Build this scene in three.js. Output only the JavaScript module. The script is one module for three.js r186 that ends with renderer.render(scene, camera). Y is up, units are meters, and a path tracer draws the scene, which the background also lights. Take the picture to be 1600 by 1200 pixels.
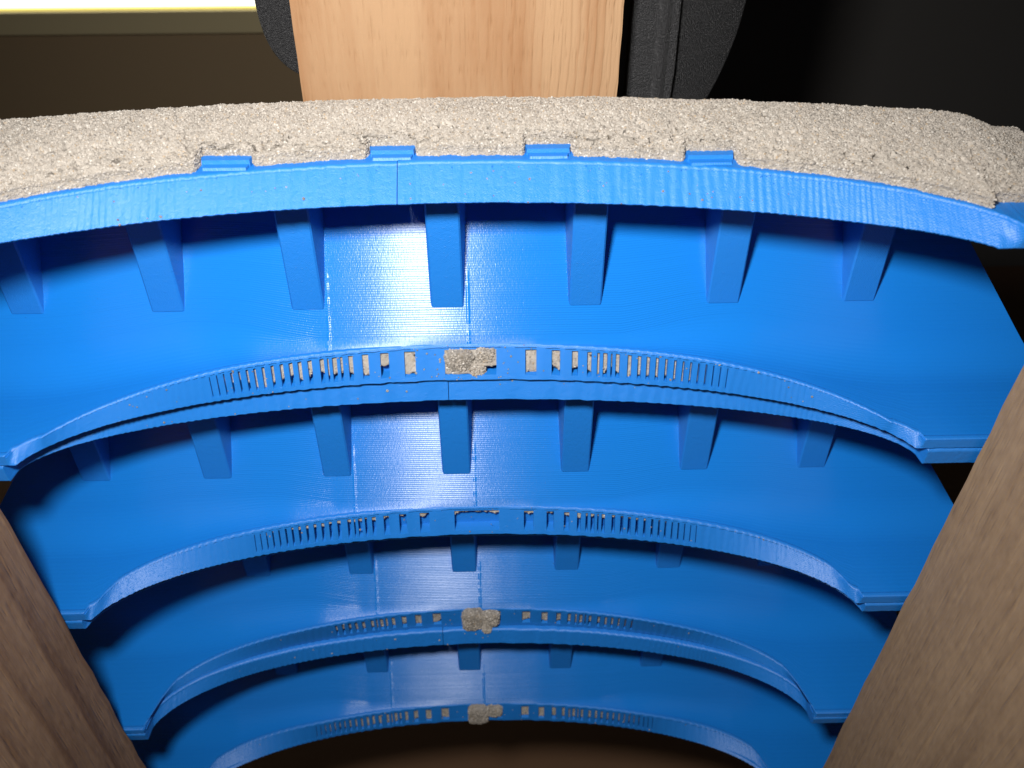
import * as THREE from 'three';
import { mergeGeometries } from 'three/addons/utils/BufferGeometryUtils.js';

// ------------------------------------------------------------------ camera, light, exposure
const MM = 0.001;                       // everything below is written in millimetres
const scene = new THREE.Scene();
scene.background = new THREE.Color().setRGB(0.018, 0.018, 0.019);
const camera = new THREE.PerspectiveCamera(46.4, 4 / 3, 0.005, 20);
{
  const pitch = 0.69085, yaw = 0.0234928, roll = -0.0023619;
  const fwd = new THREE.Vector3(Math.sin(yaw) * Math.cos(pitch), -Math.sin(pitch), -Math.cos(yaw) * Math.cos(pitch));
  const right = new THREE.Vector3(Math.cos(yaw), 0, Math.sin(yaw));
  const up = new THREE.Vector3().crossVectors(right, fwd);
  const u2 = right.clone().multiplyScalar(-Math.sin(roll)).addScaledVector(up, Math.cos(roll));
  camera.position.set(5.568, 76.695, 20.967).multiplyScalar(MM);
  camera.up.copy(u2);
  camera.lookAt(camera.position.clone().add(fwd));
  camera.focus = 0.2;
  camera.userData.fStop = 26;
  camera.updateMatrixWorld();
}
// the camera's own flash, up and to the left of the lens
const flash = new THREE.SpotLight(new THREE.Color().setRGB(1, 0.975, 0.94), 0.285, 0, 0.94, 0.95, 2);
flash.name = 'camera_flash_light';
flash.position.set(-27, 113, 3).multiplyScalar(MM);
flash.target.position.set(-4, -14, -138).multiplyScalar(MM);
flash.castShadow = true; flash.shadow.radius = 0.65;
flash.shadow.mapSize.set(2048, 2048); flash.shadow.camera.near = 0.02; flash.shadow.camera.far = 3;
scene.add(flash, flash.target);
const renderer = new THREE.WebGLRenderer({ antialias: true });
renderer.toneMapping = THREE.LinearToneMapping;
renderer.toneMappingExposure = 1.0;
renderer.shadowMap.enabled = true;

// ------------------------------------------------------------------ noise
function rng(seed) { let s = seed >>> 0; return () => { s = (s + 0x6D2B79F5) >>> 0; let t = s; t = Math.imul(t ^ (t >>> 15), t | 1); t ^= t + Math.imul(t ^ (t >>> 7), t | 61); return ((t ^ (t >>> 14)) >>> 0) / 4294967296; }; }
function hash(x, y, z = 0) { let h = Math.imul(x | 0, 374761393) ^ Math.imul(y | 0, 668265263) ^ Math.imul(z | 0, 2147483647 - 1013904223); h = Math.imul(h ^ (h >>> 13), 1274126177); h ^= h >>> 16; h = Math.imul(h, 0x85ebca6b); h ^= h >>> 13; return (h >>> 0) / 4294967296; }
const fade = t => t * t * (3 - 2 * t);
function vnoise(x, y, z = 0) {
  const xi = Math.floor(x), yi = Math.floor(y), zi = Math.floor(z), a = fade(x - xi), b = fade(y - yi), c = fade(z - zi);
  const L = (p, q, t) => p + (q - p) * t;
  const f = k => L(L(hash(xi, yi, zi + k), hash(xi + 1, yi, zi + k), a), L(hash(xi, yi + 1, zi + k), hash(xi + 1, yi + 1, zi + k), a), b);
  return c === 0 ? f(0) : L(f(0), f(1), c);
}
function fbm(x, y, o = 4, z = 0) { let s = 0, a = 0.5, n = 0; for (let i = 0; i < o; i++) { s += a * vnoise(x, y, z + i * 7); n += a; a *= 0.5; x = x * 2.03 + 11.3; y = y * 2.03 + 5.7; } return s / n; }
function worley(x, y, seed = 0) {       // [nearest, second nearest, id]
  const xi = Math.floor(x), yi = Math.floor(y); let d1 = 9, d2 = 9, id = 0;
  for (let j = -1; j <= 1; j++) for (let i = -1; i <= 1; i++) {
    const cx = xi + i, cy = yi + j, px = cx + hash(cx, cy, seed), py = cy + hash(cx, cy, seed + 17);
    const d = Math.hypot(px - x, py - y);
    if (d < d1) { d2 = d1; d1 = d; id = hash(cx, cy, seed + 31); } else if (d < d2) d2 = d;
  }
  return [d1, d2, id];
}
const sstep = (a, b, x) => { const t = Math.min(1, Math.max(0, (x - a) / (b - a))); return t * t * (3 - 2 * t); };
const mix = (a, b, t) => a + (b - a) * t;

// ------------------------------------------------------------------ textures
function dataTex(w, h, fn, srgb) {
  const d = new Uint8Array(w * h * 4);
  for (let j = 0; j < h; j++) for (let i = 0; i < w; i++) { const c = fn(i / w, j / h, i, j), o = (j * w + i) * 4; d[o] = Math.max(0, Math.min(255, c[0] * 255)); d[o + 1] = Math.max(0, Math.min(255, c[1] * 255)); d[o + 2] = Math.max(0, Math.min(255, c[2] * 255)); d[o + 3] = 255; }
  const t = new THREE.DataTexture(d, w, h, THREE.RGBAFormat);
  t.wrapS = t.wrapT = THREE.RepeatWrapping; t.magFilter = THREE.LinearFilter; t.minFilter = THREE.LinearMipmapLinearFilter; t.generateMipmaps = true;
  if (srgb) t.colorSpace = THREE.SRGBColorSpace;
  t.needsUpdate = true; return t;
}
// noise that tiles over a period of n cells
function tnoise(x, y, n, seed) { const xi = Math.floor(x), yi = Math.floor(y), a = fade(x - xi), b = fade(y - yi), m = k => ((k % n) + n) % n; const g = (i, j) => hash(m(xi + i), m(yi + j), seed); return mix(mix(g(0, 0), g(1, 0), a), mix(g(0, 1), g(1, 1), a), b); }
// plastic skin: filament rows laid at a slant, with small blobs
const hatchTex = dataTex(512, 512, (u, v) => {
  const row = (u + v) * 24, r = row - Math.floor(row);
  const bead = Math.sqrt(Math.max(0, 1 - (2 * r - 1) ** 2));
  let h = 0.35 + 0.22 * bead * (0.5 + 0.5 * tnoise(u * 8, v * 8, 8, 3)) + 0.2 * tnoise(u * 64, v * 64, 64, 5) + 0.15 * tnoise(u * 16, v * 16, 16, 8);
  const b = tnoise(u * 40, v * 40, 40, 21); if (b > 0.86) h += (b - 0.86) * 2.2;
  return [h, h, h];
});
const skinTex = dataTex(512, 512, (u, v) => {
  let h = 0.3 + 0.3 * tnoise(u * 96, v * 24, 96, 4) + 0.25 * tnoise(u * 32, v * 64, 64, 6) + 0.1 * tnoise(u * 128, v * 128, 128, 9);
  const b = tnoise(u * 48, v * 48, 48, 25); if (b > 0.88) h += (b - 0.88) * 1.6;
  return [h, h, h];
});
for (const t of [hatchTex, skinTex]) t.repeat.set(1 / 0.012, 1 / 0.012);
const grainTex = dataTex(256, 256, (u, v) => { const h = 0.5 * tnoise(u * 64, v * 64, 64, 2) + 0.3 * tnoise(u * 128, v * 128, 128, 3) + 0.2 * tnoise(u * 24, v * 24, 24, 7); return [h, h, h]; });
grainTex.repeat.set(1 / 0.01, 1 / 0.01);
// wood: v runs along the grain
function woodTextures(seed, light, dark, o) {
  const W = 512, H = 1024;
  const g = (u, v) => {
    const wob = 0.05 * (fbm(v * o.wob + seed, u * 3, 3, seed) - 0.5) + 0.012 * (vnoise(u * 6, v * 30, seed + 3) - 0.5);
    const x = u + wob;
    const q = x * o.rings + o.bend * Math.pow(Math.max(0, x), 2) + 1.6 * fbm(x * 2.2, v * 0.7, 2, seed + 9);
    const r = q - Math.floor(q);
    let band = Math.pow(r, 2.2) * sstep(1.0, 0.86, r);
    band *= 0.35 + 0.65 * sstep(o.from - 0.25, o.from + 0.25, x) + 0.25 * (fbm(x * 4, v * 2, 2, seed + 2) - 0.5);
    const fibre = fbm(u * 110, v * 30, 4, seed + 5);
    const pore = Math.pow(vnoise(u * 200, v * 60, seed + 8), 6);
    const blot = 0.5 * fbm(u * 3.5 + 3, v * 3.2, 4, seed + 12) + 0.5 * fbm(u * 9, v * 2.2 + 4, 3, seed + 15);
    return { band, fibre, pore, blot };
  };
  const map = dataTex(W, H, (u, v) => {
    const s = g(u, v);
    let t = o.band * s.band + o.fibre * (s.fibre - 0.5) + 0.22 * s.pore + o.blot * (s.blot - 0.45);
    t += (o.speck ?? 0.1) * (fbm(u * 70, v * 150, 2, seed + 60) - 0.5);
    t = Math.min(1, Math.max(0, t + o.base));
    const spot = o.spots ? Math.max(0, vnoise(u * 26, v * 20, seed + 40) - 0.83) * 4.2 * vnoise(u * 5, v * 4, seed + 44) : 0;
    return [0, 1, 2].map(k => Math.pow(Math.max(0, mix(light[k], dark[k], t) * (1 - 0.75 * Math.min(1, spot))), 1 / 2.2));
  }, true);
  const bump = dataTex(W, H, (u, v) => { const s = g(u, v); const h = 0.5 + 0.35 * (s.fibre - 0.5) + 0.25 * s.band - 0.35 * s.pore; return [h, h, h]; });
  return { map, bump };
}

// ------------------------------------------------------------------ materials
const rgb = (r, g, b) => new THREE.Color().setRGB(r, g, b);
const plastic = (bump, scale, rough) => new THREE.MeshPhysicalMaterial({ color: rgb(0.008, 0.175, 0.60), roughness: rough, ior: 1.58, bumpMap: bump, bumpScale: scale });
const M = {
  face: plastic(hatchTex, 0.00015, 0.5),
  wall: Object.assign(plastic(skinTex, 0.000016, 0.33), { anisotropy: 1, anisotropyRotation: Math.PI / 2 }),   // fine filament rows: gloss smeared across them
  sand: new THREE.MeshStandardMaterial({ color: 0xffffff, vertexColors: true, roughness: 1, bumpMap: grainTex, bumpScale: 0.0002 }),
  iron: new THREE.MeshPhysicalMaterial({ color: rgb(0.042, 0.042, 0.044), roughness: 0.38, bumpMap: grainTex, bumpScale: 0.0008 }),
};
const wBoard = woodTextures(11, [0.40, 0.245, 0.13], [0.31, 0.155, 0.065], { rings: 9, bend: 16, band: 0.6, blot: 2.7, base: 0.2, from: 0.72, wob: 0.7, fibre: 0.22 });
const wLeft = woodTextures(23, [0.44, 0.265, 0.135], [0.21, 0.105, 0.044], { rings: 7, bend: 2, band: 0.75, blot: 1.2, base: 0.2, from: 0.3, wob: 2.2, spots: true, fibre: 0.45, speck: 0.4 });
const wRight = woodTextures(37, [0.41, 0.27, 0.145], [0.235, 0.143, 0.07], { rings: 8, bend: 2, band: 0.28, blot: 1.1, base: 0.25, from: 0.5, wob: 0.8, spots: false, fibre: 0.4, speck: 0.45 });
const woodMat = (w, scale) => new THREE.MeshStandardMaterial({ map: w.map, bumpMap: w.bump, bumpScale: scale, roughness: 0.75 });
M.blob = new THREE.MeshPhysicalMaterial({ color: rgb(0.02, 0.21, 0.62), roughness: 0.2, ior: 1.58 });
M.board = woodMat(wBoard, 0.0004); M.postL = woodMat(wLeft, 0.00035); M.postR = woodMat(wRight, 0.00028);

// ------------------------------------------------------------------ helpers
const taken = new Map();
function numbered(n) { const k = taken.get(n) ?? 0; taken.set(n, k + 1); return k ? `${n}_${String(k).padStart(3, '0')}` : n; }
function shade(o) { o.traverse(m => { if (m.isMesh) { m.castShadow = true; m.receiveShadow = true; } }); return o; }
function thing(name, label, category, group) { const o = new THREE.Group(); o.name = numbered(name); o.userData = { label, category }; if (group) o.userData.group = group; scene.add(o); return o; }
function part(name, geo, mat, parent) { const m = new THREE.Mesh(geo, mat); m.name = name; m.castShadow = m.receiveShadow = true; parent.add(m); return m; }
function single(name, geo, mat, label, category, group) { const m = new THREE.Mesh(geo, mat); m.name = numbered(name); m.castShadow = m.receiveShadow = true; m.userData = { label, category }; if (group) m.userData.group = group; scene.add(m); return m; }
function structure(name, geo, mat) { const m = new THREE.Mesh(geo, mat); m.name = numbered(name); m.castShadow = m.receiveShadow = true; m.userData = { kind: 'structure' }; scene.add(m); return m; }

// surface swept along x: sec(x, i) gives polylines of [y, z] (or [y, z, x]); each polyline is smooth, the edges between them are sharp
function loft(xs, sec, cap = true, flip = false) {
  const pos = [], uv = [], idx = [], sections = xs.map(sec), np = sections[0].length;
  for (let p = 0; p < np; p++) {
    const n = sections[0][p].length, base = pos.length / 3;
    for (let i = 0; i < xs.length; i++) {
      let s = p * 3.7;
      for (let j = 0; j < n; j++) {
        const q = sections[i][p][j];
        if (j) { const q0 = sections[i][p][j - 1]; s += Math.hypot(q[0] - q0[0], q[1] - q0[1]); }
        const x = q[2] ?? xs[i];
        pos.push(x * MM, q[0] * MM, q[1] * MM); uv.push(x * MM, s * MM);
      }
    }
    for (let i = 0; i < xs.length - 1; i++) for (let j = 0; j < n - 1; j++) {
      const a = base + i * n + j, b = a + n, c = b + 1, d = a + 1;
      if (flip) idx.push(a, b, d, b, c, d); else idx.push(a, d, b, b, d, c);
    }
  }
  if (cap) for (const i of [0, xs.length - 1]) {
    const ring = []; for (const pl of sections[i]) for (const q of pl) { const l = ring[ring.length - 1]; if (!l || Math.hypot(l[0] - q[0], l[1] - q[1]) > 1e-4) ring.push(q); }
    const f = ring[0], l = ring[ring.length - 1]; if (Math.hypot(f[0] - l[0], f[1] - l[1]) < 1e-4) ring.pop();
    const base = pos.length / 3;
    for (const q of ring) { pos.push((q[2] ?? xs[i]) * MM, q[0] * MM, q[1] * MM); uv.push(q[1] * MM, q[0] * MM); }
    for (const t of THREE.ShapeUtils.triangulateShape(ring.map(q => new THREE.Vector2(q[1], q[0])), [])) idx.push(base + t[0], base + t[1], base + t[2]);
  }
  const g = new THREE.BufferGeometry();
  g.setAttribute('position', new THREE.Float32BufferAttribute(pos, 3)); g.setAttribute('uv', new THREE.Float32BufferAttribute(uv, 2));
  g.setIndex(idx); g.computeVertexNormals(); return g;
}
function range(a, b, step) { const n = Math.max(1, Math.ceil((b - a) / step)), r = []; for (let i = 0; i <= n; i++) r.push(a + (b - a) * i / n); return r; }

// ------------------------------------------------------------------ the printed panels
const H = 52.06, WING = -111.2;          // panel height, z of the straight wings beside the arch
const arc = (z0, b, a) => x => { const u = Math.min(0.9995, Math.abs(x) / a); return Math.abs(x) >= a - 0.3 ? WING : Math.min(WING, z0 + b * (1 - Math.sqrt(1 - u * u))); };
// the curve cut into the printer's layers
const layered = (f, h) => x => { const z = f(x); if (z >= WING - 0.01) return z; const q = z / h, i = Math.floor(q), r = q - i; return h * (i + sstep(0.32, 0.68, r) * 0.92 + r * 0.08); };
const panels = [
  { r: arc(-139.1, 33.5, 98), l: arc(-132.9, 29.7, 98.5), s: arc(-139.0, 42.4, 93.6), b: arc(-136.1, 29.7, 93.3), wall: -138.8, tip: -36.3, crack: -12.6 },
  { r: arc(-137.6, 24.5, 95), l: arc(-136.0, 23, 95), s: arc(-138.1, 34.2, 93.4), b: arc(-135.6, 29, 93.6), wall: -138.0, tip: -35.8, crack: -5.3 },
  { r: arc(-141.2, 28, 95), l: arc(-140.2, 28.4, 95), s: arc(-144.4, 36.5, 93.2), b: arc(-144.3, 29, 93.2), wall: -144.2, tip: -33, crack: 60 },
  { r: arc(-142.8, 28.7, 93.4), l: arc(-141.7, 27.4, 93.6), s: arc(-144.0, 30.8, 93.2), b: arc(-142.6, 29.5, 94.5), wall: -143.8, tip: -32.6, crack: -12 },
];
for (const P of panels) {                // the lower band narrows and sinks towards its ends
  const low = panels.indexOf(P) > 1;
  P.drop = x => (low ? 6.2 : 5.4) * sstep(46, 97, Math.abs(x));
  P.thin = x => (low ? 2.4 : 1.4) * sstep(66, 95, Math.abs(x));
  P.sz = x => Math.abs(x) > 93.2 ? WING - 0.1 : Math.min(WING - 0.1, P.s(x) - 1.05 * P.drop(x) * sstep(96.5, 87.5, Math.abs(x)));
}
const K = 0.55;                          // lean of the panel wall
const slots = [[-5.8, 5.8]];
{
  const half = [[12.3, 14.8], [18.2, 20.1], [22.7, 24.1], [26.1, 27.1], [28.3, 28.9], [29.6, 30.6], [31.3, 31.7], [32.4, 33.3], [35, 35.9], [37.2, 38], [39.1, 39.9], [41.1, 41.8], [43.1, 43.7], [45, 45.6], [46.8, 47.3], [48.4, 48.9], [50.1, 50.5], [51.7, 52.1], [53.3, 53.6], [54.8, 55.05], [56.3, 56.5]];
  for (const [a, b] of half) slots.push([a, b], [-b, -a]);
  slots.sort((p, q) => p[0] - q[0]);
}
const gussetX = k => -4.9 + 30.6 * k;

function buildPanel(k, label) {
  const P = panels[k], J = -k * H, rnd = rng(100 + k);
  const root = thing('printed_panel', label, 'panel', 'stacked blue printed panels');
  // ---- top flange: front face between curve r and curve l, in two lengths that meet at a hairline crack
  const rL = layered(P.r, 0.34), lL = layered(P.l, 0.34);
  const wobble = x => 0.12 * (vnoise(x * 1.3, k * 9 + 0.5) - 0.5) + 0.22 * (vnoise(x * 0.16, k * 5 + 3.5) - 0.5);
  const flangeSec = lift => x => {
    const y0 = J + wobble(x) + lift, y1 = J - 5.8 + P.thin(x) + 0.16 * (vnoise(x * 2.3, k * 3 + 1.5) - 0.5), zr = rL(x), zl = Math.min(WING, lL(x) + 1.1 * P.thin(x));
    const e = 0.7, f = [];
    for (let i = 0; i <= 8; i++) { const t = i / 8; f.push([mix(y0 - e, y1 + 0.35, t), mix(zr + 0.12, zl, t) + 0.05 * (vnoise(x * 1.9, t * 5 + k * 8) - 0.5)]); }
    const round = []; for (let i = 0; i <= 4; i++) { const a = i / 4 * Math.PI / 2; round.push([y0 - e + e * Math.sin(a), zr + 0.12 - e + e * Math.cos(a)]); }
    round.reverse();
    const zb = Math.abs(x) > 97 ? -121 : Math.min(mix(-163, -143, sstep(45, 90, Math.abs(x))), zr - 4);
    return [round.concat(), f, [[y1 + 0.35, zl], [y1 + 0.1, zl - 0.12], [y1, zl - 0.4]], [[y1, zl - 0.4], [y1, zb]], [[y1, zb], [y0, zb]], [[y0, zb], [y0, round[0][1]]]];
  };
  part('top_flange', loft(range(-114, P.crack - 0.08, 0.3), flangeSec(0)), M.face, root);
  part('top_flange', loft(range(P.crack + 0.08, 114, 0.3), flangeSec(k === 0 ? 0.12 : -0.06)), M.face, root);
  // ---- wall: leaning sheet of fine horizontal filament rows that scoops forward to the edge of the lower band
  const ys = J - H + 8, pitch = 0.4, per = 6;
  const { drop, sz } = P;
  const seams = [gussetX(0) + 4.3 + 30.6 * -1, gussetX(0) + 4.6];
  const xs = [];
  for (const x of range(-134, 134, 1.05)) xs.push(x);
  for (const sx of seams) for (let i = -4; i <= 4; i++) xs.push(sx + i * 0.14);
  xs.sort((a, b) => a - b);
  const y0w = J - 13, N = Math.round(36 / pitch) * per;
  const zAt = y => P.wall - K * (y - ys);
  const wallSec = x => {
    const ze = sz(x) - 0.25, yx = ys - drop(x) - 0.1, front = [], z0 = Math.min(zAt(yx), ze), ledge = ze - z0;
    const fz = Math.min(7, 0.85 * ledge), fy = yx + Math.max(2, fz);   // leaning plane, fillet, level ledge out to the band's edge
    const p0 = [fy, zAt(fy)], c = [yx + 0.15, z0], p1 = [yx + 0.08, z0 + fz];
    const at = t => {
      if (t < 0.7) { const y = mix(y0w, fy, t / 0.7); return [y, zAt(y)]; }
      if (t < 0.85) { const q = (t - 0.7) / 0.15; return [0, 1].map(m => (1 - q) * (1 - q) * p0[m] + 2 * q * (1 - q) * c[m] + q * q * p1[m]); }
      const q = (t - 0.85) / 0.15; return [mix(p1[0], yx, q), mix(p1[1], ze, q)];
    };
    const lim = y => 112 + (J - 27 - y) * 0.7, cut = y => Math.sign(x) * Math.min(Math.abs(x), lim(y));
    for (let i = 0; i <= N; i++) {
      const t = i / N, row = Math.floor(i / per), ph = (i % per) / per;
      let [y, z] = at(t);
      const q0 = at(Math.max(0, t - per / N / 2)), q1 = at(Math.min(1, t + per / N / 2)), dy = q1[0] - q0[0], dz = q1[1] - q0[1], len = Math.hypot(dy, dz) + 1e-6;
      const amp = Math.min(1, len / 0.4) * mix(1, 0.3, sstep(30, 70, Math.abs(x))) * (mix(0.045, 0.066, sstep(0.3, 0.6, t)) + 0.012 * k + 0.03 * (hash(row, k, 9) - 0.5) + 0.02 * (fbm(x * 0.16, row * 0.31 + k * 40, 2) - 0.5));
      let d = amp * Math.sin(ph * Math.PI) + Math.min(1, len / 0.4) * (0.02 * (hash(row, k, 5) - 0.5)) + 0.05 * (vnoise(x * 0.06, row * 0.21 + k * 13) - 0.5) * sstep(0, 0.1, t) * sstep(1, 0.9, t);
      for (const sx of seams) { const u = Math.abs(x - sx - 0.12 * (vnoise(row * 0.4, k + sx) - 0.5)); if (u < 0.45) d += 0.08 * Math.max(0, 1 - (u / 0.42) ** 2) * sstep(0.25, 0.55, vnoise(row * 0.55, sx + k * 3)) * sstep(0.35, 0.5, t); }
      if (i === N) d = 0;
      front.push([y + d * dz / len, z - d * dy / len, cut(y)]);
    }
    const top = []; for (let i = 0; i <= 6; i++) { const q = i / 6; top.push([mix(J - 5.6, y0w, q), zAt(y0w) + 0.5 * (1 - q) * (1 - q) * 3]); }
    const back = [[yx, ze], [yx - 1.2, ze - 0.4], [yx - 1.2, z0 - 2.2], [fy - 0.5, zAt(fy) - 2.4], [J - 5.6, zAt(y0w) - 2.2]].map(q => [q[0], q[1], cut(q[0])]);
    return [top.map(q => [q[0], q[1], cut(q[0])]), front, back, [[J - 5.6, zAt(y0w) - 2.2, cut(J - 5.6)], [...top[0], cut(J - 5.6)]]];
  };
  part('wall', loft(xs, wallSec, false), M.wall, root);
  // ---- gussets under the flange: upright front, sides drafted out towards the leaning wall
  for (let n = -3; n <= 3; n++) {
    const gx = gussetX(n) + 0.3 * (rnd() - 0.5), zt = zAt(J + P.tip), g = [];
    const yt = J - 5.7, yb = J + P.tip, rows = 10, pos = [], uv = [], idx = [];
    const ring = [];
    for (let i = 0; i <= rows; i++) {
      const y = mix(yt, yb, i / rows), w = 3.55, zf = zt + 0.35, zb = zAt(Math.min(y, y0w)) - 0.6, fl = mix(1.5, 0.25, i / rows);
      const e = 0.35;
      ring.push([[gx - w - fl, y, zb], [gx - w, y, zf - e], [gx - w + e, y, zf], [gx + w - e, y, zf], [gx + w, y, zf - e], [gx + w + fl, y, zb]]);
    }
    const quad = (c0, c1) => { for (let i = 0; i < rows; i++) { const a = ring[i][c0], b = ring[i][c1], c = ring[i + 1][c1], d = ring[i + 1][c0]; const o = pos.length / 3; for (const q of [a, b, c, d]) { pos.push(q[0] * MM, q[1] * MM, q[2] * MM); uv.push((q[0] + q[2]) * MM, q[1] * MM); } idx.push(o, o + 3, o + 1, o + 1, o + 3, o + 2); } };
    for (let c = 0; c < 5; c++) quad(c, c + 1);
    const o = pos.length / 3; for (const q of ring[rows]) { pos.push(q[0] * MM, q[1] * MM, q[2] * MM); uv.push(q[0] * MM, q[2] * MM); }
    for (let c = 1; c < 5; c++) idx.push(o, o + c + 1, o + c);
    const geo = new THREE.BufferGeometry(); geo.setAttribute('position', new THREE.Float32BufferAttribute(pos, 3)); geo.setAttribute('uv', new THREE.Float32BufferAttribute(uv, 2)); geo.setIndex(idx); geo.computeVertexNormals();
    part('gusset', geo, M.face, root);
  }
  // ---- lower band: rims above and below a row of narrow slots, with a bar between each two slots
  const yb = J - H + 0.35, bandL = 0.42;
  const sL = layered(sz, bandL), bL = layered(P.b, bandL);
  const bandSec = (v0, v1, th, proud, lip) => x => {
    const n = 4, f = [], jag = 0.07 * (vnoise(x * 2.1, k * 4 + v0 * 9) - 0.5);
    const pt = v => [mix(ys - drop(x), yb, v) + (v >= 1 ? jag * 3 : 0), mix(sL(x), bL(x), v) + proud];
    for (let i = 0; i <= n; i++) f.push(pt(mix(v0, v1, i / n)));
    const a = f[0], z = f[n], out = [];
    if (lip) { const q = pt(v0 + 0.07); f[0] = q; f[1] = pt(mix(v0 + 0.07, v1, 0.3)); const rr = [[a[0] + 0.15, a[1] - 0.9], [a[0] + 0.16, a[1] - 0.35], [a[0] + 0.02, a[1] - 0.06], [q[0], q[1]]]; out.push(rr, f, [z, [z[0], z[1] - th]], [[z[0], z[1] - th], [rr[0][0] - 0.2, rr[0][1] - th * 0.4]], [[rr[0][0] - 0.2, rr[0][1] - th * 0.4], rr[0]]); }
    else out.push(f, [z, [z[0], z[1] - th]], [[z[0], z[1] - th], [a[0], a[1] - th]], [[a[0], a[1] - th], a]);
    return out;
  };
  part('band_rim', loft(range(-114, 114, 0.4), bandSec(0, 0.13, 1.3, 0, true)), M.face, root);
  part('band_rim', loft(range(-114, 114, 0.4), bandSec(0.86, 1, 1.3, 0.02, false)), M.face, root);
  const S = slots.filter(s => !(k === 2 && Math.abs(s[0]) > 45));
  let x0 = -114;
  for (const s of [...S, [114, 115]]) {
    const name = s[0] - x0 > 30 ? 'band_plate' : 'bar';
    if (s[0] - x0 > 0.2) part(name, loft(range(x0, s[0], 0.4), bandSec(0.13, 0.86, 1.25, -0.03 + 0.06 * rnd(), false)), M.face, root);
    x0 = s[1];
  }
  // beads of stray filament along the edges
  {
    const n = 260, g = new THREE.IcosahedronGeometry(MM, 2), im = new THREE.InstancedMesh(g, M.blob, n), m4 = new THREE.Matrix4(), q = new THREE.Quaternion();
    for (let i = 0; i < n; i++) {
      const pick = rnd(); let x, y, z;
      if (pick < 0.4) { const c = Math.floor(rnd() * 7) - 3, f = rnd(); y = mix(J - 9, J + P.tip, f); x = gussetX(c) + (c > 0 ? -1 : 1) * (3.6 + mix(1.4, 0.25, f)); z = zAt(Math.min(y, y0w)) + 0.02; }
      else if (pick < 0.7) { x = (rnd() - 0.5) * 170; y = J - 0.35 - 0.5 * rnd() - (rnd() < 0.3 ? rnd() * 4 : 0); z = mix(P.r(x), P.l(x), (J - y) / 5.8) + 0.05; }
      else { x = (rnd() - 0.5) * 170; y = ys - drop(x) - 0.25; z = sz(x) - 0.12; }
      const r = 0.06 + 0.11 * rnd() * rnd(); m4.compose(new THREE.Vector3(x * MM, y * MM, z * MM), q, new THREE.Vector3(r * (1 + rnd()), r, r)); im.setMatrixAt(i, m4);
    }
    im.name = 'filament_beads'; im.userData = { kind: 'stuff' }; im.castShadow = im.receiveShadow = true; root.add(im);
  }
  // tray behind the slots that holds the sand
  part('back_plate', loft(range(-60, 60, 2), x => { const zs = mix(P.s(x), P.b(x), 0.5), yp = ys - 0.5 - drop(x) * 1.3; return [[[yp, zs - 3.4], [yb + 0.2, zs - 2.6]], [[yb + 0.2, zs - 2.6], [yb + 0.2, zs - 4.2]], [[yb + 0.2, zs - 4.2], [yp, zs - 5]], [[yp, zs - 5], [yp, zs - 3.4]]]; }), M.face, root);
  part('base_plate', loft(range(-114, 114, 1), x => { const z = P.b(x) - 0.9; return [[[yb + 0.6, z], [yb + 0.12, z]], [[yb + 0.12, z], [yb + 0.12, -154]], [[yb + 0.12, -154], [yb + 0.6, -154]], [[yb + 0.6, -154], [yb + 0.6, z]]]; }), M.face, root);
  return root;
}
const panelLabels = [
  'uppermost blue printed panel with sand heaped on its flange and four tabs',
  'blue printed panel second below the sand heap, largely empty slots in its band',
  'blue printed panel third below the sand heap, sand blob oozing from its slots',
  'lowest blue printed panel, with only the dark floor under its slotted band',
];
const roots = panelLabels.map((l, k) => buildPanel(k, l));
// dovetail tabs on the first flange
const tabs = [[-45, 9.2], [-13.7, 8.4], [16.5, 8.4], [47.4, 8.8]];
for (const [tx, w] of tabs) {
  const zf = panels[0].r(tx) + 0.2, zb = zf - 5.6, y = 0.0;
  const sh = (a0, a1, z0, z1, y0, y1) => { const h = (y1 - y0) / 2, g = new THREE.BufferGeometry(); const v = [[tx - a0, y0, z0], [tx + a0, y0, z0], [tx + a1, y0, z1], [tx - a1, y0, z1], [tx - a0 + 0.1, y1, z0 - 0.25], [tx + a0 - 0.1, y1, z0 - 0.25], [tx + a1, y1, z1], [tx - a1, y1, z1]]; const F = [[0, 1, 5, 4], [1, 2, 6, 5], [2, 3, 7, 6], [3, 0, 4, 7], [4, 5, 6, 7]]; const p = [], u = [], ix = []; for (const f of F) { const o = p.length / 3; for (const q of f) { p.push(v[q][0] * MM, v[q][1] * MM, v[q][2] * MM); u.push((v[q][0]) * MM, (v[q][2] + v[q][1]) * MM); } ix.push(o, o + 1, o + 2, o, o + 2, o + 3); } g.setAttribute('position', new THREE.Float32BufferAttribute(p, 3)); g.setAttribute('uv', new THREE.Float32BufferAttribute(u, 2)); g.setIndex(ix); g.computeVertexNormals(); return g; };
  part('dovetail_tab', mergeGeometries([sh(w / 2 - 0.5, w / 2 - 0.1, zf - 1.2, zf - 3.4, y, y + 0.5), sh(w / 2, w / 2 + 0.5, zf - 2.9, zb, y, y + 1.25)]), M.face, roots[0]);
}

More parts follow.
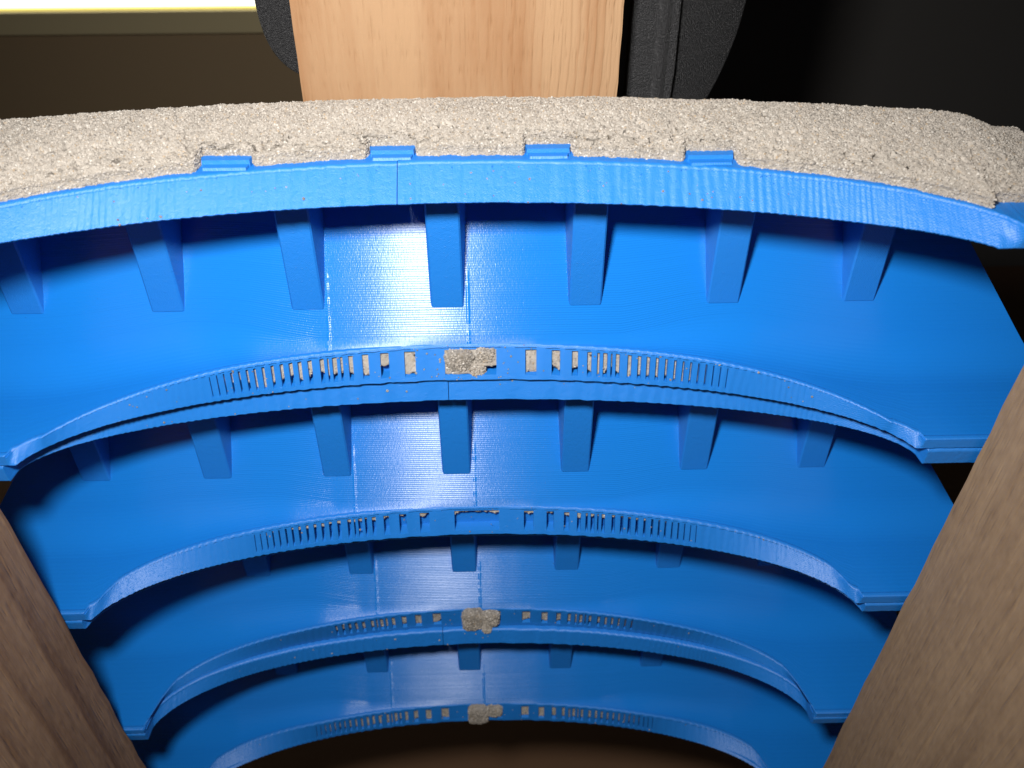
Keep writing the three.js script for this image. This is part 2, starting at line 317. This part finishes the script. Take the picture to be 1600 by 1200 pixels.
// ------------------------------------------------------------------ sand
const SAND = [[0.365, 0.33, 0.288], [0.415, 0.378, 0.334], [0.31, 0.275, 0.236], [0.51, 0.48, 0.435], [0.20, 0.18, 0.16], [0.36, 0.28, 0.195]];
function sandColour(x, y, seed) {
  const w = worley(x / 0.36, y / 0.36, seed), i = Math.floor(w[2] * 40), c = SAND[i < 16 ? 0 : i < 25 ? 1 : i < 31 ? 2 : i < 35 ? 3 : i < 38 ? 4 : 5];
  const f = 0.86 + 0.28 * vnoise(x * 0.25, y * 0.25, seed + 3);
  const m = SAND[0], q = i >= 35 ? 0.75 : 0.4;
  return [0, 1, 2].map(k => mix(m[k], c[k], q) * f);
}
function crumbs(x, y, seed) {            // lumps of pressed damp sand
  const a = worley(x / 1.9, y / 1.9, seed), b = worley(x / 0.75, y / 0.75, seed + 3);
  return 0.45 * (0.5 - a[0]) * (0.2 + a[2]) + 0.1 * (0.45 - b[0]) * (0.3 + b[2]) + 0.6 * (fbm(x * 0.85, y * 0.85, 4, seed + 7) - 0.5) + 0.8 * (fbm(x * 0.11, y * 0.11, 3, seed) - 0.5);
}
// separate grains bedded in a sand surface, kept out of its cracks
const grainGeo = (() => { const g = new THREE.IcosahedronGeometry(1, 0), p = g.attributes.position; for (let i = 0; i < p.count; i++) { const q = 0.8 + 0.45 * hash(Math.round(p.getX(i) * 100), Math.round(p.getY(i) * 100), Math.round(p.getZ(i) * 100)); p.setXYZ(i, p.getX(i) * q, p.getY(i) * q * 0.8, p.getZ(i) * q); } g.computeVertexNormals(); return g; })();
const grainMat = new THREE.MeshStandardMaterial({ color: 0xffffff, roughness: 0.9 });
function grainCoat(geo, count, seed, parent, r0, r1, deep) {
  const rnd = rng(seed), P = geo.attributes.position, ix = geo.index, nT = (ix ? ix.count : P.count) / 3, A = new THREE.Vector3(), B = new THREE.Vector3(), C = new THREE.Vector3();
  const cum = new Float32Array(nT); let tot = 0; const id = (t, c) => ix ? ix.getX(t * 3 + c) : t * 3 + c;
  for (let t = 0; t < nT; t++) { if (deep && (deep[id(t, 0)] || deep[id(t, 1)] || deep[id(t, 2)])) { cum[t] = tot; continue; } A.fromBufferAttribute(P, id(t, 0)); B.fromBufferAttribute(P, id(t, 1)); C.fromBufferAttribute(P, id(t, 2)); tot += B.sub(A).cross(C.sub(A)).length() / 2; cum[t] = tot; }
  const m = new THREE.InstancedMesh(grainGeo, grainMat, count), M4 = new THREE.Matrix4(), Q = new THREE.Quaternion(), S = new THREE.Vector3(), pos = new THREE.Vector3(), col = new THREE.Color();
  for (let i = 0; i < count; i++) {
    const w = rnd() * tot; let lo = 0, hi = nT - 1; while (lo < hi) { const k = (lo + hi) >> 1; if (cum[k] < w) lo = k + 1; else hi = k; }
    let u = rnd(), v = rnd(); if (u + v > 1) { u = 1 - u; v = 1 - v; }
    A.fromBufferAttribute(P, id(lo, 0)); B.fromBufferAttribute(P, id(lo, 1)); C.fromBufferAttribute(P, id(lo, 2));
    pos.copy(A).addScaledVector(B.sub(A), u).addScaledVector(C.sub(A), v);
    const r = (r0 + (r1 - r0) * Math.pow(rnd(), 2.5)) * MM;
    Q.setFromEuler(new THREE.Euler(rnd() * 6, rnd() * 6, rnd() * 6)); S.set(r, r * (0.7 + 0.5 * rnd()), r); M4.compose(pos, Q, S); m.setMatrixAt(i, M4);
    const h = rnd(), c = SAND[h < 0.42 ? 0 : h < 0.66 ? 1 : h < 0.83 ? 2 : h < 0.91 ? 3 : h < 0.965 ? 4 : 5], f = 0.88 + 0.24 * rnd(); m.setColorAt(i, col.setRGB(c[0] * f, c[1] * f, c[2] * f));
  }
  m.name = 'sand_grains'; m.userData = { kind: 'stuff' }; m.castShadow = m.receiveShadow = true; parent.add(m); return m;
}
function gridGeo(nx, ny, fn) {
  const pos = [], col = [], uv = [], idx = [];
  for (let i = 0; i <= nx; i++) for (let j = 0; j <= ny; j++) { const [p, c, u] = fn(i / nx, j / ny); pos.push(p[0] * MM, p[1] * MM, p[2] * MM); col.push(...c); uv.push(u[0] * MM, u[1] * MM); }
  for (let i = 0; i < nx; i++) for (let j = 0; j < ny; j++) { const a = i * (ny + 1) + j, b = a + ny + 1; idx.push(a, a + 1, b, b, a + 1, b + 1); }
  const g = new THREE.BufferGeometry(); g.setAttribute('position', new THREE.Float32BufferAttribute(pos, 3)); g.setAttribute('color', new THREE.Float32BufferAttribute(col, 3)); g.setAttribute('uv', new THREE.Float32BufferAttribute(uv, 2)); g.setIndex(idx); g.computeVertexNormals(); return g;
}
{
  const edge = x => (x > 93.4 ? -119.8 : Math.min(-112.5, panels[0].r(Math.max(-95, Math.min(93.4, x))) - mix(2.3, 1.3, sstep(20, 75, Math.abs(x))))) + 0.5 * (vnoise(x * 0.8, 3.3) - 0.5) + 0.35 * (vnoise(x * 2.6, 8.3) - 0.5);
  const notch = (x, z) => { for (const [tx, w] of tabs) { const d = Math.abs(x - tx) - w / 2 - 0.05 - 0.35 * vnoise(x * 3, 7.7); if (d < 0.6) z = mix(panels[0].r(tx) - 4.7, z, sstep(0, 0.6, d)); } return z; };
  const sil = x => -157.6 + 9.4 * Math.min(1.3, (x / 93) ** 2);
  const deep = [];
  const geo = gridGeo(900, 170, (a, b) => {
    const x = mix(-113, 113, a), zf = edge(x), zn = notch(x, zf), zs = Math.min(zf - 9, sil(x)), tp = 1 - 0.95 * sstep(97, 113, x);
    const C = [[-0.6, zn], [1.2, zn - 0.25], [2.3, zn - 0.9], [3.5, Math.min(zn - 1.4, mix(zf, zs, 0.3))], [4.6, mix(zf, zs, 0.62)], [4.7, zs], [3.2, zs - 4], [-1, zs - 6.5], [-12, zs - 8]];
    const t = b * (C.length - 1), i = Math.min(C.length - 2, Math.floor(t)), f = t - i;
    const cr = m => { const p = q => C[Math.max(0, Math.min(C.length - 1, q))][m], A = p(i - 1), B = p(i), D = p(i + 1), E2 = p(i + 2); return 0.5 * (2 * B + (D - A) * f + (2 * A - 5 * B + 4 * D - E2) * f * f + (3 * B - A - 3 * D + E2) * f * f * f); };
    let y = cr(0), z = cr(1); const s = b * 46;
    let d = crumbs(x, s * 0.9, 50); const whole = d;
    // drying cracks where the sand was pressed against the flange
    const wx = x + 2 * fbm(x * 0.5, s * 0.5, 3, 8), wy = s + 2 * fbm(x * 0.5 + 9, s * 0.5, 3, 9), c = worley(wx / 4.6, wy / 4.6, 71), gap = c[1] - c[0];
    if (b < 0.62 && hash(Math.floor(c[2] * 999), 4, 4) < 0.75) d -= 1.2 * sstep(0.10, 0.03, gap) * sstep(0.6, 0.25, b) * sstep(0.35, 0.6, vnoise(x * 0.2, s * 0.3, 12));
    const pit = worley(x / 3.1, s / 3.1, 91); if (pit[2] > 0.8) d -= 1.6 * sstep(0.17, 0.07, pit[0]);
    const pore = worley(x / 1.15, s / 1.15, 93); if (pore[2] > 0.8) d -= 1.0 * sstep(0.34, 0.12, pore[0]) * pore[2];
    d = mix(whole * 0.6, d, sstep(0.13, 0.34, b));
    deep.push(d < whole - 0.45 && b > 0.15 ? 1 : 0);
    d *= sstep(-0.02, 0.05, b);
    y = y * (y > 0 ? tp : 1) + d * 0.75; z += d * mix(0.85, 0.15, sstep(0.3, 0.5, b));
    return [[x + 0.25 * (vnoise(x * 1.7, s * 1.7, 4) - 0.5), y, z], sandColour(x, s, 5), [x, s]];
  });
  const heap = single('sand_heap', geo, M.sand, 'rough damp beige sand heaped along the top flange of the uppermost blue panel', 'sand');
  grainCoat(geo, 90000, 5, heap, 0.11, 0.31, deep);
}
// sand packed in the slotted bands, and what oozes out of the widest slot
const lumpCoat = (g, root, seed) => grainCoat(g, 900, seed, root, 0.12, 0.34);
function sandLump(cx, cy, cz, rx, ry, rz, seed) {
  const g = new THREE.IcosahedronGeometry(1, 24), p = g.attributes.position, col = [], v = new THREE.Vector3();
  for (let i = 0; i < p.count; i++) {
    v.fromBufferAttribute(p, i); const n = v.clone();
    const th = Math.atan2(n.z, n.x) * 4 + 20, ph = Math.asin(Math.max(-1, Math.min(1, n.y))) * 4 + 20;
    const sq = 1 / Math.pow(Math.pow(Math.abs(n.x), 4) + Math.pow(Math.abs(n.y), 4) + Math.pow(Math.abs(n.z), 4), 0.25);
    const X = n.x * rx * 1.3, Y = n.y * ry * 1.3 + n.z * rz;
    const d = 0.75 * crumbs(X * 1.6 + seed * 9, Y * 1.6 + 30, seed) + 0.5 * (vnoise(n.x * 2 + seed, n.y * 2, n.z * 2 + 5) - 0.5);
    v.set(cx + n.x * (rx * sq + d), cy + n.y * (ry * sq + d), cz + n.z * (rz * sq + d));
    p.setXYZ(i, v.x * MM, v.y * MM, v.z * MM); col.push(...sandColour(X * 2 + seed * 3, Y * 2, seed));
  }
  g.setAttribute('color', new THREE.Float32BufferAttribute(col, 3)); g.computeVertexNormals(); return g;
}
const fillInfo = [
  { v: 0.78, jit: 0.3, label: 'crumbly sand packed behind the slots of the band above the second blue panel' },
  { v: 0.3, jit: 0.12, label: 'thin line of sand along the top of mostly empty slots' },
  { v: 0.84, jit: 0.25, label: 'sand packed in slots with a two-lobed blob hanging over the blue flange' },
  { v: 0.86, jit: 0.2, label: 'sand packed in the lowest row of slots, one blob hanging above the dark floor' },
];
for (let k = 0; k < 4; k++) {
  const P = panels[k], ys = -k * H - H + 8, yb = -k * H - H + 0.35, I = fillInfo[k], seed = 60 + k * 11;
  const root = thing('sand_filling', I.label, 'sand');
  part('packed_sand', gridGeo(330, 16, (a, b) => {
    const x = mix(-60, 60, a), vm = Math.min(0.9, Math.max(0.08, I.v + I.jit * 2 * (vnoise(x * 0.35, k * 5 + 0.5) - 0.5) + 0.1 * (vnoise(x * 1.7, k * 3) - 0.5)));
    const mid = sstep(6.6, 6.0, Math.abs(x)) * (k === 0 ? 1 : 0), full = x < 1.2 ? 0.9 : 0.62 + 0.1 * vnoise(x * 1.5, 2.2);
    const over = sstep(0.8, 1, b), v = mix(0.02, mix(vm, full, mid), Math.min(1, b / 0.85));
    const d = 0.5 * crumbs(x * 1.4, v * 11, seed) * (0.3 + b);
    const depth = mix(mix(0.75, 0.15, mid), 2.6, over) - d;
    return [[x, mix(ys - P.drop(x), yb, v), mix(P.sz(x), P.b(x), v) - Math.max(mix(0.25, -0.5, mid), depth) - 0.2], sandColour(x * 1.3, v * 10, seed), [x, v * 8]];
  }), M.sand, root);
  const zc = mix(P.s(0), P.b(0), 0.5);
  if (k === 0) { part('crumb', sandLump(-2.6, ys - 4.1, zc - 0.9, 3.2, 3.2, 1.5, 3), M.sand, root); part('crumb', sandLump(3.3, ys - 2.5, zc - 1.5, 2.2, 1.7, 1.4, 4), M.sand, root); part('crumb', sandLump(1.6, ys - 6.2, zc - 0.1, 1.5, 1.5, 1.1, 8), M.sand, root); }
  if (k === 2) { part('crumb', sandLump(-2.6, ys - 4.0, zc + 0.2, 3.2, 4.3, 2.1, 5), M.sand, root); part('crumb', sandLump(2.6, ys - 3.6, zc + 0.1, 2.9, 3.2, 2.0, 6), M.sand, root); part('crumb', sandLump(1.4, ys - 7.2, zc + 0.9, 1.4, 1.9, 1.3, 7), M.sand, root); }
  if (k === 3) { part('crumb', sandLump(-2.4, ys - 4.4, zc + 0.1, 3.4, 4.4, 1.9, 12), M.sand, root); part('crumb', sandLump(3.2, ys - 2.9, zc - 0.3, 2.5, 2.5, 1.5, 14), M.sand, root); }
  for (const c of root.children.filter(m => m.name === 'crumb')) lumpCoat(c.geometry, root, Math.round(c.geometry.attributes.position.getX(0) * 1e6) & 1023);
  grainCoat(root.children[0].geometry, 2600, 31 + k, root, 0.1, 0.26);
}

// loose grains clinging to the blue plastic
{
  const rnd = rng(77), gs = [];
  for (let i = 0; i < 260; i++) {
    const k = rnd() < 0.45 ? 0 : Math.floor(rnd() * 4), P = panels[k], x = rnd() < 0.35 ? (rnd() - 0.5) * 26 : (rnd() - 0.5) * 150, onBand = rnd() < 0.6, v = rnd();
    const r = 0.12 + 0.2 * rnd() * rnd(), J = -k * H;
    const y = onBand ? mix(J - H + 8 - P.drop(x), J - H + 0.35, v) : J - 0.8 - 4.6 * v, z = onBand ? mix(P.sz(x), P.b(x), v) : mix(P.r(x), P.l(x), v) + 0.1;
    const g = new THREE.IcosahedronGeometry(r * MM, 1), p = g.attributes.position; for (let j = 0; j < p.count; j++) { const q = 0.75 + 0.5 * hash(Math.round(p.getX(j) * 1e7), Math.round(p.getY(j) * 1e7), i); p.setXYZ(j, p.getX(j) * q, p.getY(j) * q, p.getZ(j) * q); }
    g.computeVertexNormals(); g.translate(x * MM, y * MM, z * MM);
    const c = SAND[Math.floor(rnd() * 4)], col = []; for (let j = 0; j < p.count; j++) col.push(...c);
    g.setAttribute('color', new THREE.Float32BufferAttribute(col, 3)); gs.push(g);
  }
  const m = new THREE.Mesh(mergeGeometries(gs), M.sand); m.name = 'sand_grains'; m.castShadow = m.receiveShadow = true;
  m.userData = { kind: 'stuff', label: 'loose grains of sand clinging to the blue plastic', category: 'sand' }; scene.add(m);
}

// ------------------------------------------------------------------ timber
function beam(w, h, d, seed, uvs, rough = 0.25) {        // box with slightly worn, uneven arrises; v along y
  const g = new THREE.BoxGeometry(w, h, d, 8, 60, 8), p = g.attributes.position, n = g.attributes.normal, uv = g.attributes.uv;
  for (let i = 0; i < p.count; i++) {
    let x = p.getX(i), y = p.getY(i), z = p.getZ(i); const fx = Math.abs(x) / (w / 2), fz = Math.abs(z) / (d / 2);
    const nx = n.getX(i), nz = n.getZ(i);
    const u = Math.abs(nx) > 0.5 ? z : x;
    uv.setXY(i, u / uvs[0] + 0.5 + (Math.abs(nx) > 0.5 ? 0.37 : 0), y / uvs[1] + 0.5);
    if (fx > 0.99 && fz > 0.99) { const e = rough * (0.4 + 1.2 * fbm(y * 0.25, seed + Math.sign(x) * 3 + Math.sign(z), 3, seed)); x -= Math.sign(x) * e; z -= Math.sign(z) * e; }
    p.setXYZ(i, x * MM, y * MM, z * MM);
  }
  g.computeVertexNormals(); return g;
}
const post = (name, geo, mat, label, x, y, z, tilt) => { const m = single(name, geo, mat, label, 'post'); m.position.set(x * MM, y * MM, z * MM); m.rotation.z = tilt; return m; };
post('wooden_post', beam(38, 420, 89, 3, [89, 300], 0.5), M.postR, 'pale brown wooden post with smooth speckled grain, standing by the blue panels', 102.9 + 19, -110, -66, -0.030);
post('wooden_post', beam(38, 420, 89, 7, [89, 300], 0.5), M.postL, 'dark reddish brown wooden post with wavy grain, standing by the blue panels', -97.6 - 19, -110, -66, 0.014);
{
  const m = single('wooden_board', beam(70, 320, 34, 9, [70, 210], 0.3), M.board, 'light orange pine board rising upright behind the sand heap', 'board');
  m.position.set(-0.7 * MM, 40 * MM, -189.5 * MM); m.rotation.z = -0.012;
}

// ------------------------------------------------------------------ black iron clamp gripping the board
{
  const root = thing('iron_clamp', 'black cast iron clamp with rounded jaws gripping the pine board', 'clamp');
  const ext = (pts, z0, depth, bev) => { const s = new THREE.Shape(); s.moveTo(pts[0][0], pts[0][1]); for (const q of pts.slice(1)) q.length === 4 ? s.quadraticCurveTo(q[0], q[1], q[2], q[3]) : s.lineTo(q[0], q[1]); s.closePath(); const g = new THREE.ExtrudeGeometry(s, { depth, bevelEnabled: true, bevelSize: bev, bevelThickness: bev, bevelSegments: 4, curveSegments: 24 }); g.translate(0, 0, z0); g.scale(MM, MM, MM); const p = g.attributes.position, uv = g.attributes.uv; for (let i = 0; i < p.count; i++) uv.setXY(i, p.getX(i) + p.getZ(i) * 0.7, p.getY(i) + p.getZ(i) * 0.7); return g; };
  part('jaw', ext([[38.4, 90], [38.4, -40], [46.3, -40], [48.0, 0], [46.6, 90]], -192, 6, 0.6), M.iron, root);
  { const g = ext([[0, 90], [0, -24], [12, -18], [25, -11, 30.5, 2], [34.5, 13, 35, 36], [35, 90]], -9, 8, 1.2); g.rotateY(0.78); g.translate(45.4 * MM, 0, -184.6 * MM); part('arm', g, M.iron, root); }
  part('arm', ext([[-37, 90], [-37, -4.5], [-42, -4, -45, 0.5], [-47.8, 5, -47.8, 14], [-47.8, 90]], -206, 8, 1.2), M.iron, root);
}

// ------------------------------------------------------------------ background
const matte = (r, g, b, rough = 0.9) => new THREE.MeshStandardMaterial({ color: rgb(r, g, b), roughness: rough });
const boxAt = (x0, x1, y0, y1, z0, z1) => { const g = new THREE.BoxGeometry((x1 - x0) * MM, (y1 - y0) * MM, (z1 - z0) * MM); g.translate((x0 + x1) / 2 * MM, (y0 + y1) / 2 * MM, (z0 + z1) / 2 * MM); return g; };
structure('wall', boxAt(-1100, 30, -700, 500, -690, -650), matte(0.36, 0.26, 0.15));
structure('shade_toned_wall', boxAt(31, 1300, -700, 500, -690, -648), matte(0.085, 0.08, 0.075));  // back wall continued to the right, its dimness put into the colour
structure('floor', boxAt(-900, 1000, -380, -350, -647, 300), matte(0.12, 0.062, 0.03));
{
  const root = thing('lit_window', 'narrow brightly glowing window pane with a glowing yellow fringe above its sill', 'window');
  part('pane', boxAt(-560, -112, -120.4, -30, -648, -642), new THREE.MeshStandardMaterial({ color: rgb(0.8, 0.8, 0.7), emissive: rgb(1, 0.98, 0.86), emissiveIntensity: 1.6 }), root);
  part('glow_fringe', boxAt(-560, -112, -121.6, -120.6, -648, -641.5), new THREE.MeshStandardMaterial({ color: rgb(0.85, 0.8, 0.2), emissive: rgb(0.9, 0.87, 0.3), emissiveIntensity: 1.0 }), root);  // yellow fringe of the overbright pane, built as a glowing strip
  part('sill', boxAt(-560, -112, -137.5, -122.4, -648, -637), matte(0.62, 0.52, 0.30), root);
}
const paneLight = new THREE.RectAreaLight(rgb(1, 0.98, 0.86), 0.5, 0.44, 0.08);
paneLight.position.set(-0.336, -0.075, -0.640); paneLight.lookAt(-0.336, -0.075, 0); scene.add(paneLight);

renderer.render(scene, camera);
